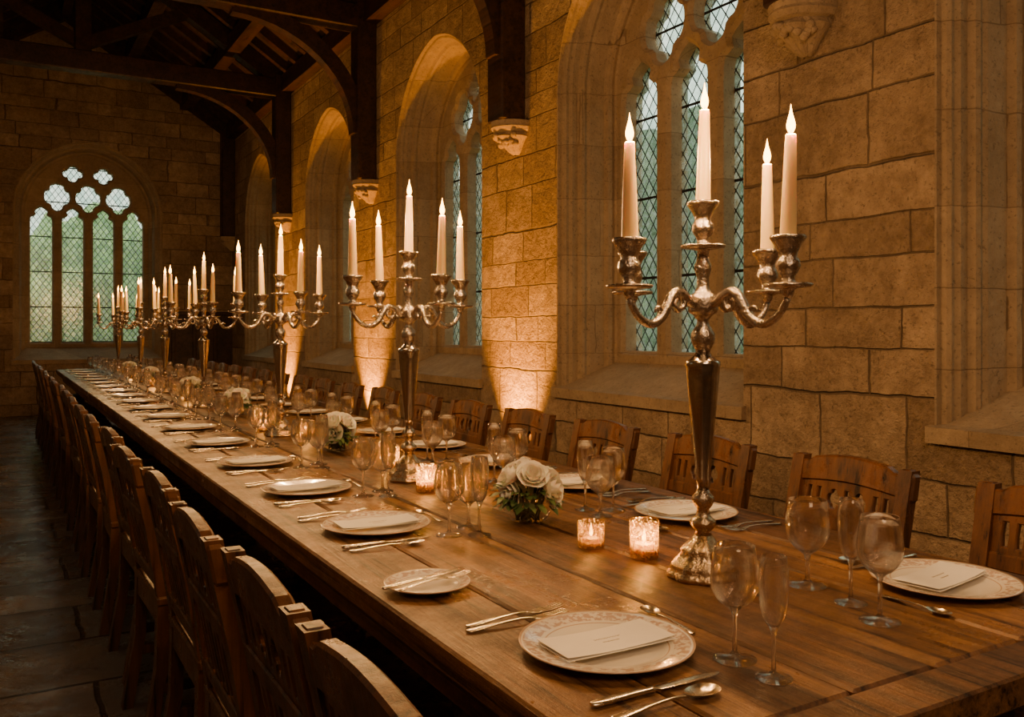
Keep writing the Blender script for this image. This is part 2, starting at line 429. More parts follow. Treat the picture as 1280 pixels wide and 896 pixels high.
def window(idx, cx, hw, zb, zs, rise, nl, P):
    mb = MB()
    steps = [(0, 0), (.006, .005), (.010, .030), (.030, .036), (.042, .050), (.042, .070), (.058, .088), (.060, .130),
             (.086, .145), (.094, .165), (.088, .188), (.100, .205), (.118, .31), (.150, .325), (.158, .35), (.152, .375), (.178, .39), (.19, .46)]
    L = []; SLp = []
    for (o, d) in steps:
        zz = zb if d < .02 else zb + .17 * min(1, (d - .02) / .37)
        L.append([P(u, z, d) for (u, z) in arch(cx, hw - o, zz, zs, rise - o * .85)])
        SLp.append([P(cx - hw + o, zz, d), P(cx + hw - o, zz, d)])
    mb.loops(L, M_dress, closed=False)
    mb.loops(SLp, M_dress, closed=False)
    e = hw + .02
    q = [P(cx + sx * e, zz, dd) for dd, zz in ((-.035, zb - .07), (-.035, zb - .005), (.02, zb + .004), (.02, zb - .07)) for sx in (-1, 1)]
    mb.add(q, [(0, 1, 3, 2), (2, 3, 5, 4), (4, 5, 7, 6), (6, 7, 1, 0), (0, 2, 4, 6), (1, 3, 5, 7)], M_dress)
    iw = hw - .19; ir = rise - .19 * .85
    outer = arch(cx, iw + .02, zb + .12, zs, ir + .02)
    bv = .026
    mul = .052 + 2 * bv; lw = (2 * (iw - .03) - (nl - 1) * mul) / nl
    pitch = lw + mul
    lw2 = lw + 2 * bv - .03
    loops = [outer]; z0 = zb + .17 + .05
    hz = zs - (.12 if nl == 4 else .10)
    cs = [cx + (i - (nl - 1) / 2) * pitch for i in range(nl)]
    for c in cs: loops.append(light_loop(c, lw2, z0, hz, lw2 * .75))
    ztop = zs + ir
    R = (ir ** 2 + iw ** 2) / (2 * iw)
    def ah(x):
        v = R * R - (abs(x - cx) + R - iw) ** 2
        return zs + sqrt(max(v, 0))
    rx = pitch * .47
    lo = hz + lw2 * .44
    for i in range(nl - 1):
        c = (cs[i] + cs[i + 1]) / 2
        zt = min(ah(c + rx * (1 if c >= cx else -1) * .75), lo + (.52 if nl == 3 else .48)) - .01
        loops.append(dagger_loop(c, (lo + zt) / 2, rx, (zt - lo) / 2))
    if nl == 3:
        loops.append(eye_loop(cx, ztop - .23, rx * .72, .165, p=.25))
    else:
        for s in (-1, 1):
            loops.append(eye_loop(cx + s * pitch * .5, ztop - .275, rx * .82, .15, p=.22))
    vs, fs = plate2d(loops, .19, bv)
    mb.add([P(v[0], v[1], .48 + v[2]) for v in vs], fs, M_dress)
    o1 = mb.obj('window_%d' % idx)
    A = arch(cx, iw, zb + .15, zs, ir)
    g = MB(); g.add([P(v[0], v[1], .50) for v in A], [tuple(range(len(A)))], M_pane)
    o2 = g.obj('leaded_glass'); o2.parent = o1
    return o1

WY = [1.33, 4.13, 6.95, 9.85, 12.95]
WHW, WZB, WZS, WRI = .87, .88, 2.9, .95
PR = lambda u, z, d: (XR + d, u, z)
PLf = lambda u, z, d: (XL - d, u, z)
PE = lambda u, z, d: (u, YE + d, z)
vs, fs = plate2d([[(YF, 0), (YE, 0), (YE, WH), (YF, WH)]] + [arch(y, WHW, WZB, WZS, WRI) for y in WY], .5)
b = MB(); b.add([(XR + .25 + v[2], v[0], v[1]) for v in vs], fs, M_wall); b.obj('wall_right')
for i, y in enumerate(WY): window(i + 1, y, WHW, WZB, WZS, WRI, 3, PR)
EWX, EHW, EZB, EZS, ERI = 1.19, 1.03, .83, 3.04, 1.08
gab = [(XL, 0), (XR, 0), (XR, WH), (XM, RZ), (XL, WH)]
vs, fs = plate2d([gab, arch(EWX, EHW, EZB, EZS, ERI)], .5)
b = MB(); b.add([(v[0], YE + .25 + v[2], v[1]) for v in vs], fs, M_wall); b.obj('wall_end')
window(6, EWX, EHW, EZB, EZS, ERI, 4, PE)
vs, fs = plate2d([gab], .5)
b = MB(); b.add([(v[0], YF - .25 + v[2], v[1]) for v in vs], fs, M_wall); b.obj('wall_front')
LY = [4.15, 9.85]
vs, fs = plate2d([[(YF, 0), (YE, 0), (YE, WH), (YF, WH)]] + [arch(y, WHW, WZB, WZS, WRI) for y in LY], .5)
b = MB(); b.add([(XL - .25 + v[2], v[0], v[1]) for v in vs], fs, M_wall); b.obj('wall_left')
for i, y in enumerate(LY): window(7 + i, y, WHW, WZB, WZS, WRI, 3, PLf)
b = MB(); b.box(XL - .5, XR + .5, YF - .5, YE + .5, -.1, 0, M_floor); b.obj('floor')
b = MB()
def slab(x0, z0, x1, z1, t, y0, y1, mat, mb):
    q = [(x, y, z + dz) for y in (y0, y1) for (x, z) in ((x0, z0), (x1, z1)) for dz in (0, t)]
    mb.add(q, [(0, 1, 3, 2), (4, 6, 7, 5), (0, 4, 5, 1), (2, 3, 7, 6), (0, 2, 6, 4), (1, 5, 7, 3)], mat)
ex = .55
slab(XR + ex, WH - ex * SL, XM, RZ, .08, YF - .5, YE + .5, M_board, b)
slab(XL - ex, WH - ex * SL, XM, RZ, .08, YF - .5, YE + .5, M_board, b)
b.obj('ceiling')
b = MB()
y = YF + .2
while y < YE:
    for sx in (1, -1):
        xw = XR if sx > 0 else XL
        slab(xw, WH - .12, XM, RZ - .12, .12, y, y + .09, M_dark, b)
    y += .42
for sx in (1, -1):
    for t in (.36, .70):
        x = XM + sx * (XR - XM) * t; z = RZ - (XR - XM) * t * SL
        b.box(x - .08, x + .08, YF, YE, z - .30, z - .10, M_dark)
    xw = XR - .14 if sx > 0 else XL
    b.box(xw, xw + .14, YF, YE, WH - .24, WH - .02, M_dark)
b.box(XM - .06, XM + .06, YF, YE, RZ - .3, RZ - .08, M_dark)
b.obj('roof_rafters')
TY = [-.1, 2.84, 5.52, 8.42, 11.42, 14.58]
TZ = 4.30
def prism_path(mb, pts, w, d, y, mat):
    P = [Vector((p[0], 0, p[1])) for p in pts]; L = []
    for i, p in enumerate(P):
        t = (P[min(i + 1, len(P) - 1)] - P[max(i - 1, 0)]).normalized()
        nrm = Vector((-t.z, 0, t.x))
        L.append([(p + nrm * w / 2 + Vector((0, y - d / 2, 0))), (p + nrm * w / 2 + Vector((0, y + d / 2, 0))),
                  (p - nrm * w / 2 + Vector((0, y + d / 2, 0))), (p - nrm * w / 2 + Vector((0, y - d / 2, 0)))])
    mb.loops(L, mat, True)
    mb.add(L[0], [(0, 1, 2, 3)], mat); mb.add(L[-1], [(3, 2, 1, 0)], mat)
for ty in TY:
    b = MB()
    last = ty > 14
    hd = .09 if last else .11
    if not last: b.box(XL, XR, ty - .1, ty + .1, TZ, TZ + .24, M_dark, .012)
    for sx in (1, -1):
        xw = XR if sx > 0 else XL
        x0, x1 = sorted((xw, xw - sx * .2))
        b.box(x0, x1, ty - hd, ty + hd, 2.78, WH, M_dark, .012)
        px = xw - sx * .16; pts = []
        for i in range(15):
            a = pi / 2 * i / 14
            pts.append((px - sx * 1.25 + sx * 1.25 * cos(a), 3.25 + 1.07 * sin(a)))
        if not last: prism_path(b, pts, .15, .13, ty, M_dark)
        prism_path(b, [(xw, WH - .15), (XM, RZ - .2)], .2, .16, ty, M_dark)
        if not last: prism_path(b, [(XM + sx * .05, TZ + .35), (XM + sx * 1.15, RZ - 1.15 * SL - .25)], .13, .12, ty, M_dark)
    if not last: b.box(XM - .09, XM + .09, ty - .09, ty + .09, TZ + .2, RZ - .15, M_dark, .012)
    b.obj('roof_truss')
    for sx in (1, -1):
        c = MB(); xw = (XR if sx > 0 else XL) - sx * .002
        n = 21; L = []
        for (z, r) in ((0, .02), (.02, .045), (.05, .065), (.09, .10), (.12, .125), (.15, .12), (.16, .14), (.185, .155), (.2, .15), (.23, .155)):
            ring = []
            for j in range(n):
                a = -pi / 2 + pi * j / (n - 1)
                lob = 1 + (.16 * abs(sin(a * 4)) if z < .15 else 0)
                ring.append((xw - sx * r * 1.35 * cos(a) * lob, ty + r * 1.05 * sin(a) * lob * (.52 if last else 1), 2.55 + z))
            L.append(ring)
        c.loops(L, M_dress, closed=False)
        c.add(L[-1], [tuple(range(n))], M_dress)
        for k in range(0 if last else 16):
            a = random.uniform(-1.0, 1.0); z = random.uniform(.06, .13); r = .06 + z * .55
            T = Matrix.Translation((xw - sx * r * 1.35 * cos(a), ty + r * 1.05 * sin(a), 2.55 + z))
            c.lathe([(-.022, .003), (-.014, .018), (0, .025), (.014, .018), (.022, .003)], M_dress, 8, T)
        c.obj('stone_corbel', fixn=False)
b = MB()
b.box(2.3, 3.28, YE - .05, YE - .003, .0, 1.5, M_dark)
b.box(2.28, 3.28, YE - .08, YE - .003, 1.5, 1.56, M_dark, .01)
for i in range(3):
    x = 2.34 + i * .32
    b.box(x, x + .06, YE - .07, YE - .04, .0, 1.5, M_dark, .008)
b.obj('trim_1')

# ------------------------------------------------------------ dining table
TX0, TX1, TY0, TY1, TH = .63, 1.87, .745, 12.8, .75
b = MB()
edges = [0, .19, .43, .62, .85, 1.04, 1.24]
for i in range(6):
    x0, x1 = TX0 + edges[i], TX0 + edges[i + 1]
    b.box(x0 + (.0035 if i else 0), x1 - (.0035 if i < 5 else 0), TY0 + .09, TY1 - .09, TH - .05, TH, M_table[(0, 2, 1, 0, 2, 1)[i]], .005)
b.box(TX0, TX1, TY0, TY0 + .086, TH - .05, TH, M_table[1], .004)
b.box(TX0, TX1, TY1 - .086, TY1, TH - .05, TH, M_table[1], .004)
b.box(TX0 + .005, TX1 - .005, TY0 + .01, TY1 - .01, TH - .056, TH - .049, M_dark)
b.box(TX0 + .07, TX0 + .105, TY0 + .1, TY1 - .1, TH - .15, TH - .055, M_table[1], .003)
b.box(TX1 - .105, TX1 - .07, TY0 + .1, TY1 - .1, TH - .15, TH - .055, M_table[1], .003)
ys = [TY0 + .18, 2.9, 5.3, 7.7, 10.1, TY1 - .18]
for y in ys:
    for x in (.90, 1.60):
        b.box(x - .05, x + .05, y - .05, y + .05, 0, TH - .055, M_table[0], .008)
    b.box(.72, 1.78, y - .03, y + .03, TH - .14, TH - .056, M_table[1], .004)
    b.box(.9, 1.6, y - .025, y + .025, .12, .2, M_table[0], .004)
b.box(1.215, 1.285, ys[0], ys[-1], .13, .19, M_table[0], .004)
b.obj('dining_table')

# ------------------------------------------------------------ chairs
def make_chair():
    b = MB(); W = .21
    for sy in (-1, 1):
        L = []
        for (x, z) in ((.045, 0), (.085, .25), (.09, .46), (.055, .68), (.01, .885)):
            y0 = sy * W; y1 = sy * (W - .042)
            L.append([(x - .017, y0, z), (x + .017, y0, z), (x + .017, y1, z), (x - .017, y1, z)])
        b.loops(L, M_chair); b.add(L[-1], [(0, 1, 2, 3)], M_chair); b.add(L[0], [(0, 1, 2, 3)], M_chair)
        b.box(.44, .48, sy * W - (0 if sy < 0 else .04), sy * W + (.04 if sy < 0 else 0), 0, .44, M_chair, .004)
        y = sy * (W - .02)
        b.box(.09, .45, y - .011, y + .011, .17, .20, M_chair, .003)
        b.box(.09, .45, y - .012, y + .012, .38, .44, M_chair, .003)
    b.box(.452, .475, -W + .03, W - .03, .38, .44, M_chair, .003)
    b.box(.452, .472, -W + .03, W - .03, .25, .285, M_chair, .003)
    b.box(.075, .10, -W + .03, W - .03, .38, .44, M_chair, .003)
    b.box(.07, .50, -W - .008, W + .008, .44, .468, M_chair, .006)
    def T(vs, off=0):
        return [(.09 - (z - .46) * .188 + t + off, y, z) for (y, z, t) in vs]
    pts = [(-W + .006, .80), (-W - .003, .81), (-W - .003, .868), (-W + .012, .882), (-W + .03, .882), (-W + .038, .868), (-W + .06, .868), (-W + .075, .876)]
    for i in range(13):
        t = i / 12; y = (-W + .085) + t * (2 * W - .17)
        pts.append((y, .882 + .012 * sin(pi * t)))
    pts += [(W - .075, .876), (W - .06, .868), (W - .038, .868), (W - .03, .882), (W - .012, .882), (W + .003, .868), (W + .003, .81), (W - .006, .80)]
    for i in range(9):
        t = i / 8; pts.append((W - .045 - t * (2 * W - .09), .815 + .012 * sin(pi * t)))
    vs, fs = plate2d([pts], .030, .005); b.add(T(vs), fs, M_chair)
    fr = [(-W + .035, .715), (W - .035, .715), (W - .035, .825), (-W + .035, .825)]
    holes = [eye_loop(c, .768, .026, .032, 24, p=.22) for c in (-.045, .045)]
    holes += [[(c - .009, .735), (c + .009, .735), (c + .011, .765), (c + .009, .80), (c - .009, .80), (c - .011, .765)] for c in (-.135, -.1, 0, .1, .135)]
    vs, fs = plate2d([fr] + holes, .018, .003); b.add(T(vs), fs, M_chair)
    for c in (-.115, -.038, .038, .115):
        sl = [(c - .026, .52), (c + .026, .52), (c + .026, .69), (c - .026, .69)]
        vs, fs = plate2d([sl, light_loop(c, .026, .55, .64, .026, 6)], .016, .003); b.add(T(vs), fs, M_chair)
    vs, fs = plate2d([[(-W + .03, .685), (W - .03, .685), (W - .03, .718), (-W + .03, .718)]], .028, .004); b.add(T(vs), fs, M_chair)
    vs, fs = plate2d([[(-W + .03, .495), (W - .03, .495), (W - .03, .535), (-W + .03, .535)]], .028, .004); b.add(T(vs), fs, M_chair)
    return b
cb = make_chair()
c0 = cb.obj('dining_chair', (.34, .92, 0), 0); CM = c0.data
LYs = [1.38, 1.86, 2.42] + [3.0 + .6 * i for i in range(16)]
for y in LYs: inst(CM, 'dining_chair', (.34 + random.uniform(-.012, .012), y, 0), random.uniform(-.03, .03))
for i in range(19):
    inst(CM, 'dining_chair', (2.17 + random.uniform(-.012, .012), 1.1 + .6 * i, 0), pi + random.uniform(-.04, .04))

# ------------------------------------------------------------ candelabra
def flame(b, x, y, z, s=1.0):
    T = Matrix.Translation((x, y, z)) @ Matrix.Scale(s, 4)
    b.tube([(0, 0, -.006), (.0005, 0, .004), (.002, 0, .012)], .0012, M_wick, 6, T)
    b.lathe([(.001, .001), (.004, .0044), (.010, .0070), (.016, .0074), (.024, .0058), (.034, .0030), (.042, .0014), (.050, .0003)], M_flame, 12, T)
def cup(b, x, y, z0):
    T = Matrix.Translation((x, y, z0))
    b.lathe([(-.022, .006), (-.012, .012), (-.006, .012), (-.003, .02), (0, .044), (.004, .047), (.0065, .045), (.005, .02), (.012, .012), (.02, .013),
             (.03, .020), (.04, .0235), (.05, .022), (.058, .0165), (.066, .018), (.078, .024), (.088, .031), (.094, .0345), (.098, .033), (.098, .018), (.09, .016)],
            M_silver_chased, 28, T)
def make_candelabra():
    b = MB()
    b.lathe([(0, .074), (.006, .0765), (.012, .074), (.018, .066), (.022, .068), (.03, .064), (.042, .052), (.052, .045), (.058, .047), (.064, .042), (.075, .028), (.088, .019)],
            M_silver_chased, 48, None, lambda a, z: .035 * sin(a * 8) + .015 * sin(a * 24))
    b.lathe([(.086, .019), (.095, .015), (.102, .022), (.110, .027), (.118, .027), (.124, .02), (.130, .014), (.142, .013), (.15, .019), (.158, .023), (.168, .023), (.176, .016), (.184, .0125)], M_silver_chased, 32)
    b.lathe([(.182, .0125), (.21, .015), (.26, .019), (.32, .0245), (.38, .030), (.42, .0335), (.44, .0345), (.447, .037), (.453, .036), (.457, .029), (.466, .019), (.474, .014)], M_silver, 32, None, lambda a, z: .012 * sin(a * 12))
    b.lathe([(.472, .014), (.48, .017), (.49, .0225), (.50, .025), (.512, .0245), (.522, .019), (.53, .013), (.54, .012), (.55, .02), (.556, .029), (.562, .031), (.585, .031), (.592, .028), (.598, .018),
             (.61, .013), (.63, .0125), (.645, .017), (.655, .0185), (.665, .014), (.68, .011)], M_silver_chased, 32)
    cup(b, 0, 0, .692)
    R = .213
    for k in range(4):
        A = Matrix.Rotation(k * pi / 2, 4, 'Z')
        pts = [(.02, .572), (.04, .578), (.058, .592), (.075, .598), (.09, .592), (.103, .575), (.118, .551), (.138, .535), (.160, .532), (.184, .543), (.202, .562), (R - .001, .58)]
        P = []
        for i in range(len(pts) - 1):
            p0 = Vector(pts[max(i - 1, 0)]); p1 = Vector(pts[i]); p2 = Vector(pts[i + 1]); p3 = Vector(pts[min(i + 2, len(pts) - 1)])
            for s in (0, .33, .66):
                q = .5 * ((2 * p1) + (p2 - p0) * s + (2 * p0 - 5 * p1 + 4 * p2 - p3) * s * s + (-p0 + 3 * p1 - 3 * p2 + p3) * s ** 3)
                P.append((q[0], 0, q[1]))
        P.append((pts[-1][0], 0, pts[-1][1]))
        rad = [.0105 - .004 * abs(2 * i / (len(P) - 1) - 1) * (1 if i > len(P) / 2 else .2) for i in range(len(P))]
        b.tube(P, rad, M_silver_chased, 12, A, up=Vector((0, 1, 0)))
        S = []
        for i in range(22):
            a = pi * .5 + i / 21 * pi * 2.1; r = .022 * (1 - i / 28)
            S.append((.075 + r * cos(a) , 0, .576 + r * sin(a)))
        b.tube(S, [.0075 - .0045 * i / 21 for i in range(22)], M_silver_chased, 8, A, up=Vector((0, 1, 0)))
        S = []
        for i in range(16):
            a = -pi * .6 - i / 15 * pi * 1.3; r = .018 * (1 - i / 22)
            S.append((.135 + r * cos(a), 0, .556 + r * sin(a)))
        b.tube(S, [.006 - .0035 * i / 15 for i in range(16)], M_silver_chased, 8, A, up=Vector((0, 1, 0)))
        x, y = R * cos(k * pi / 2), R * sin(k * pi / 2)
        cup(b, x, y, .602)
    tops = []
    rnd = random.Random(3)
    for k in range(5):
        x, y, z, h = (0, 0, .785, .198) if k == 4 else (R * cos(k * pi / 2), R * sin(k * pi / 2), .695, .205 + rnd.uniform(-.012, .008))
        lx, ly = rnd.uniform(-.035, .035), rnd.uniform(-.035, .035)
        L = Matrix.Translation((x, y, z)) @ Matrix.Rotation(lx, 4, 'X') @ Matrix.Rotation(ly, 4, 'Y')
        b.lathe([(-.02, .0158), (0, .0158), (h * .5, .0135), (h - .004, .0105), (h, .009), (h - .002, .004)], M_wax, 20, L)
        t = L @ Vector((0, 0, h)); flame(b, t.x, t.y, t.z, 1.15); tops.append((t.x, t.y, t.z + .028))
    return b, tops
cbm, tops = make_candelabra()
CW = 8.0
def lamp(name, loc, power, parent=None, r=.012, col=(1, .52, .18)):
    l = bpy.data.lights.new(name, 'POINT'); l.energy = power; l.color = col; l.shadow_soft_size = r
    o = bpy.data.objects.new(name, l); COL.objects.link(o); o.location = loc
    if parent: o.parent = parent
    return o
CP = [(1.28, 1.385, 5.5), (1.222, 2.79, 6), (1.19, 4.28, 10), (1.18, 6.1, 4), (1.18, 7.7, 14), (1.2, 9.3, 30), (1.2, 11.2, 8)]
cm = None
for i, (x, y, r) in enumerate(CP):
    if cm is None: o = cbm.obj('candelabra', (x, y, TH), radians(r)); cm = o.data
    else: o = inst(cm, 'candelabra', (x, y, TH), radians(r))
    if i < 3:
        for t in tops: lamp('candle_light', t, CW, o)
    else: lamp('candle_light', (0, 0, 1.04), CW * 2.8, o, .1)

# ------------------------------------------------------------ glassware (double-walled bowls)
def mk(h, rb, rs, zb, bowl, name, n=28, t=.0013):
    """bowl: (z,r) outer profile from the bowl foot to the rim"""
    prof = [(0, .0004), (0, rb), (.0018, rb + .0004), (.0035, rb * .82), (.007, rs * 2.4), (.013, rs * 1.15), (.03, rs * .95), (zb - .012, rs), (zb - .002, rs * 1.7)] + bowl
    inner = [(z + (t * .6 if i else t * 2), max(r - t, .0006)) for i, (z, r) in enumerate(bowl)]
    inner[-1] = (bowl[-1][0] - .0003, bowl[-1][1] - t)
    rim = [(bowl[-1][0] + .0006, bowl[-1][1] - t * .5)]
    prof = prof + rim + inner[::-1] + [(bowl[0][0] + t * 1.5, .0004)]
    b = MB(); b.lathe(prof, M_glass, n, cap=True)
    o = b.obj(name); me = o.data; bpy.data.objects.remove(o); return me
G_wine = mk(.18, .034, .0036, .078, [(.081, .011), (.087, .020), (.096, .029), (.110, .0365), (.125, .0385), (.145, .037), (.165, .034), (.18, .0315)], 'wine_glass')
G_flute = mk(.2, .030, .0036, .08, [(.083, .008), (.090, .013), (.10, .018), (.12, .0225), (.15, .024), (.175, .0235), (.198, .021)], 'champagne_flute')
G_gob = mk(.165, .035, .0042, .062, [(.065, .013), (.073, .024), (.084, .0335), (.098, .0395), (.115, .041), (.135, .0395), (.165, .036)], 'water_goblet')

# ------------------------------------------------------------ plates, cards, cutlery
def mk_plate(R, mat, name):
    b = MB(); k = R / .143
    pr = [(0, .0), (0, .075), (.003, .082), (.007, .10), (.013, .135), (.016, .143), (.018, .1425), (.0155, .134), (.010, .104), (.0065, .092), (.005, .085), (.0045, .0)]
    b.lathe([(z * (.8 + .2 * k), max(r * k, .0005)) for z, r in pr], mat, 48)
    o = b.obj(name); me = o.data; bpy.data.objects.remove(o); return me
P_din = mk_plate(.143, M_plate, 'dinner_plate'); P_brd = mk_plate(.088, M_bplate, 'bread_plate')
def mk_card():
    b = MB()
    W, D = .104, .047
    def leaf(dz, bend, sh):
        top = []; n = 8
        for i in range(n + 1):
            t = i / n
            top.append((-W + 2 * W * t, dz + bend * (2 * t - 1) ** 2))
        vs = []
        for (y, z) in top:
            vs += [(-D + sh, y, z), (D + sh, y, z), (D + sh, y, z + .0007), (-D + sh, y, z + .0007)]
        fs = []
        for i in range(n):
            for j in range(4):
                k = (j + 1) % 4
                fs.append((i * 4 + j, i * 4 + k, (i + 1) * 4 + k, (i + 1) * 4 + j))
        fs += [(0, 1, 2, 3), (n * 4, n * 4 + 3, n * 4 + 2, n * 4 + 1)]
        b.add(vs, fs, M_card)
    leaf(.0150, .001, 0); leaf(.0165, .004, .003)
    for r, (a, c) in enumerate(((-.03, .02), (-.02, .012))):
        x = .008 - r * .014
        pts = []
        for i in range(25):
            t = i / 24; y = a + (c - a) * t
            pts.append((x + .0022 * sin(i * 2.4 + r), y, .0174 + .004 * (y / W) ** 2))
        b.tube(pts, .0004, M_ink, 4)
    o = b.obj('menu_card'); me = o.data; bpy.data.objects.remove(o); return me
CARD = mk_card()
def sect(b, S, M=None, n=10, mat=None):
    L = []
    for (x, w, z, h) in S:
        L.append([(x, w * cos(2 * pi * j / n), z + h * sin(2 * pi * j / n)) for j in range(n)])
    mat = mat or M_cutlery
    b.loops(L, mat, True, True, M)
    b.add(L[0], [tuple(range(n))], mat, False, M); b.add(L[-1], [tuple(range(n))], mat, False, M)
def fin(b, name):
    o = b.obj(name); me = o.data; bpy.data.objects.remove(o); return me
HANDLE = [(-.10, .004, .003, .0015), (-.097, .0085, .003, .002), (-.085, .0095, .0035, .002), (-.06, .007, .005, .002), (-.03, .004, .007, .002), (0, .003, .008, .002), (.02, .0032, .007, .002)]
b = MB(); sect(b, HANDLE + [(.035, .008, .005, .0016), (.045, .0115, .0045, .0012), (.058, .012, .005, .001)])
for k in range(4):
    y = (k - 1.5) * .0064
    sect(b, [(.055, .0022, .005, .001), (.075, .0019, .0052, .001), (.095, .0015, .0085, .0008), (.1, .0008, .0095, .0005)], Matrix.Translation((0, y, 0)), 6)
FORK = fin(b, 'table_fork')
b = MB(); sect(b, [(-.115, .004, .005, .003), (-.11, .0085, .005, .004), (-.09, .009, .005, .004), (-.04, .007, .005, .0038), (-.012, .0065, .005, .0035), (-.008, .0075, .005, .004), (-.004, .004, .005, .002),
                (.004, .0085, .005, .001), (.05, .0095, .005, .0009), (.09, .0085, .005, .0008), (.11, .005, .005, .0007), (.118, .001, .005, .0005)])
KNIFE = fin(b, 'table_knife')
def mk_spoon(name):
    b = MB(); sect(b, HANDLE + [(.03, .004, .0055, .002)])
    nu, nv = 7, 20; vs = [(0.057, 0, .0015)]; fs = []
    for i in range(1, nu + 1):
        t = i / nu
        for j in range(nv):
            a = 2 * pi * j / nv
            vs.append((.057 + .031 * t * cos(a), .0195 * t * sin(a) * (1 + .12 * cos(a)), .0015 + .0075 * t ** 2))
    for j in range(nv): fs.append((0, 1 + j, 1 + (j + 1) % nv))
    for i in range(nu - 1):
        for j in range(nv):
            k = (j + 1) % nv
            fs.append((1 + i * nv + j, 1 + i * nv + k, 1 + (i + 1) * nv + k, 1 + (i + 1) * nv + j))
    b.add(vs, fs, M_cutlery, True); return fin(b, name)
SPOON = mk_spoon('soup_spoon')
Z = TH + .0006
def setting(y, side, glasses=True):
    r0 = 0 if side > 0 else pi
    px = (.85 if side > 0 else 1.655)
    j = lambda s=.006: random.uniform(-s, s)
    inst(P_din, 'dinner_plate', (px, y, Z), random.uniform(0, 6))
    inst(CARD, 'menu_card', (px + j(), y + j(), Z), pi / 2 + random.uniform(-.05, .16))
    d = side
    inst(FORK, 'table_fork', (px - d * .055 + j(), y + d * .178 + j(), Z), r0 + j(.05))
    inst(FORK, 'table_fork', (px - d * .045 + j(), y + d * .214 + j(), Z), r0 + j(.05))
    inst(KNIFE, 'table_knife', (px - d * .04 + j(), y - d * .172 + j(), Z), r0 + j(.04))
    inst(SPOON, 'soup_spoon', (px - d * .045 + j(), y - d * .212 + j(), Z), r0 + j(.05))
    inst(SPOON, 'dessert_spoon', (px + d * .175, y + d * .06, Z), pi / 2 + j(.1) + (0 if d > 0 else pi), .8)
    if glasses:
        inst(G_wine, 'wine_glass', (px + d * .128 + j(.003), y - d * .165 + j(.003), Z))
        inst(G_flute, 'champagne_flute', (px + d * .195 + j(.003), y - d * .205 + j(.003), Z))
        inst(G_gob, 'water_goblet', (px + d * .212 + j(.003), y - d * .115 + j(.003), Z))
LP = [2.15, 2.75, 3.40, 4.08, 4.78, 5.45] + [6.1 + .62 * i for i in range(11)]
RP = [1.86, 2.40, 2.95, 3.5, 4.1, 4.7, 5.3] + [5.9 + .62 * i for i in range(11)]
setting(1.146, 1, False)
inst(G_wine, 'wine_glass', (1.00, 1.01, Z)); inst(G_flute, 'champagne_flute', (.995, .925, Z), 0, .92)
setting(1.085, -1, False)
inst(G_gob, 'water_goblet', (1.414, 1.225, Z), 0, 1.06); inst(G_flute, 'champagne_flute', (1.395, 1.105, Z)); inst(G_wine, 'wine_glass', (1.353, 1.01, Z), 0, 1.04)
inst(P_brd, 'bread_plate', (.742, 1.60, Z)); inst(KNIFE, 'butter_knife', (.742, 1.615, Z + .0125), .25, .9); inst(FORK, 'table_fork', (.745, 1.58, Z + .0145), .2, .9)
for y in LP: setting(y, 1)
for y in RP: setting(y, -1)

# ------------------------------------------------------------ votives
def mk_votive(R, H):
    b = MB()
    b.lathe([(0, R * .9), (.003, R * .97), (H * .5, R), (H, R * 1.02)], M_votive, 32, cap=False)
    b.lathe([(H, R * 1.02), (H + .0015, R), (H, R * .97)], M_votive, 32, cap=False)
    b.lathe([(.001, R * .88), (.006, R * .88), (.006, .001)], M_thin, 32, cap=False)
    b.lathe([(.008, R * .7), (H * .38, R * .7), (H * .38 + .001, R * .6), (H * .36, .001)], M_wax, 20)
    flame(b, 0, 0, H * .38 + .004, .62)
    o = b.obj('votive_candle'); me = o.data; bpy.data.objects.remove(o); return me
V1 = mk_votive(.033, .085); V2 = mk_votive(.032, .062)
for i, (x, y, v) in enumerate([(1.267, 1.564, V1), (1.216, 1.70, V2), (1.182, 2.56, V1), (1.336, 2.50, V1), (1.25, 3.02, V1), (1.263, 4.08, V1), (1.254, 4.84, V1), (1.16, 4.5, V2), (1.19, 6.7, V1), (1.25, 7.2, V1), (1.2, 8.5, V1), (1.2, 10.1, V1)]):
    o = inst(v, 'votive_candle', (x, y, Z), i)
    lamp('tealight', (0, 0, .055 if v is V1 else .045), .8 if v is V1 else .2, o, .008, (1, .52, .16))

# ------------------------------------------------------------ flower centrepieces
def rose(b, T, R, rnd):
    for k in range(4):
        rk = R * (.30 + .23 * k); m = (3, 4, 5, 6)[k]; w = pi / m * 1.35; ph = rnd.uniform(0, 6)
        for p in range(m):
            vs = []; fs = []; nu, nv = 5, 5
            for j in range(nv):
                v = j / (nv - 1)
                for i in range(nu):
                    u = -1 + 2 * i / (nu - 1)
                    a = ph + 2 * pi * p / m + u * w
                    rr = rk * (.25 + .8 * sin(min(v * 1.25, 1) * pi / 2)) * (1 + .05 * p / m)
                    rr += rk * .28 * max(0, v - .7) * 3 * (k / 3)
                    z = R * (-.55 + (1.25 - .17 * k) * v - .22 * u * u * v)
                    vs.append((rr * cos(a), rr * sin(a), z))
            for j in range(nv - 1):
                for i in range(nu - 1):
                    fs.append((j * nu + i, j * nu + i + 1, (j + 1) * nu + i + 1, (j + 1) * nu + i))
            b.add(vs, fs, M_rose, True, T)
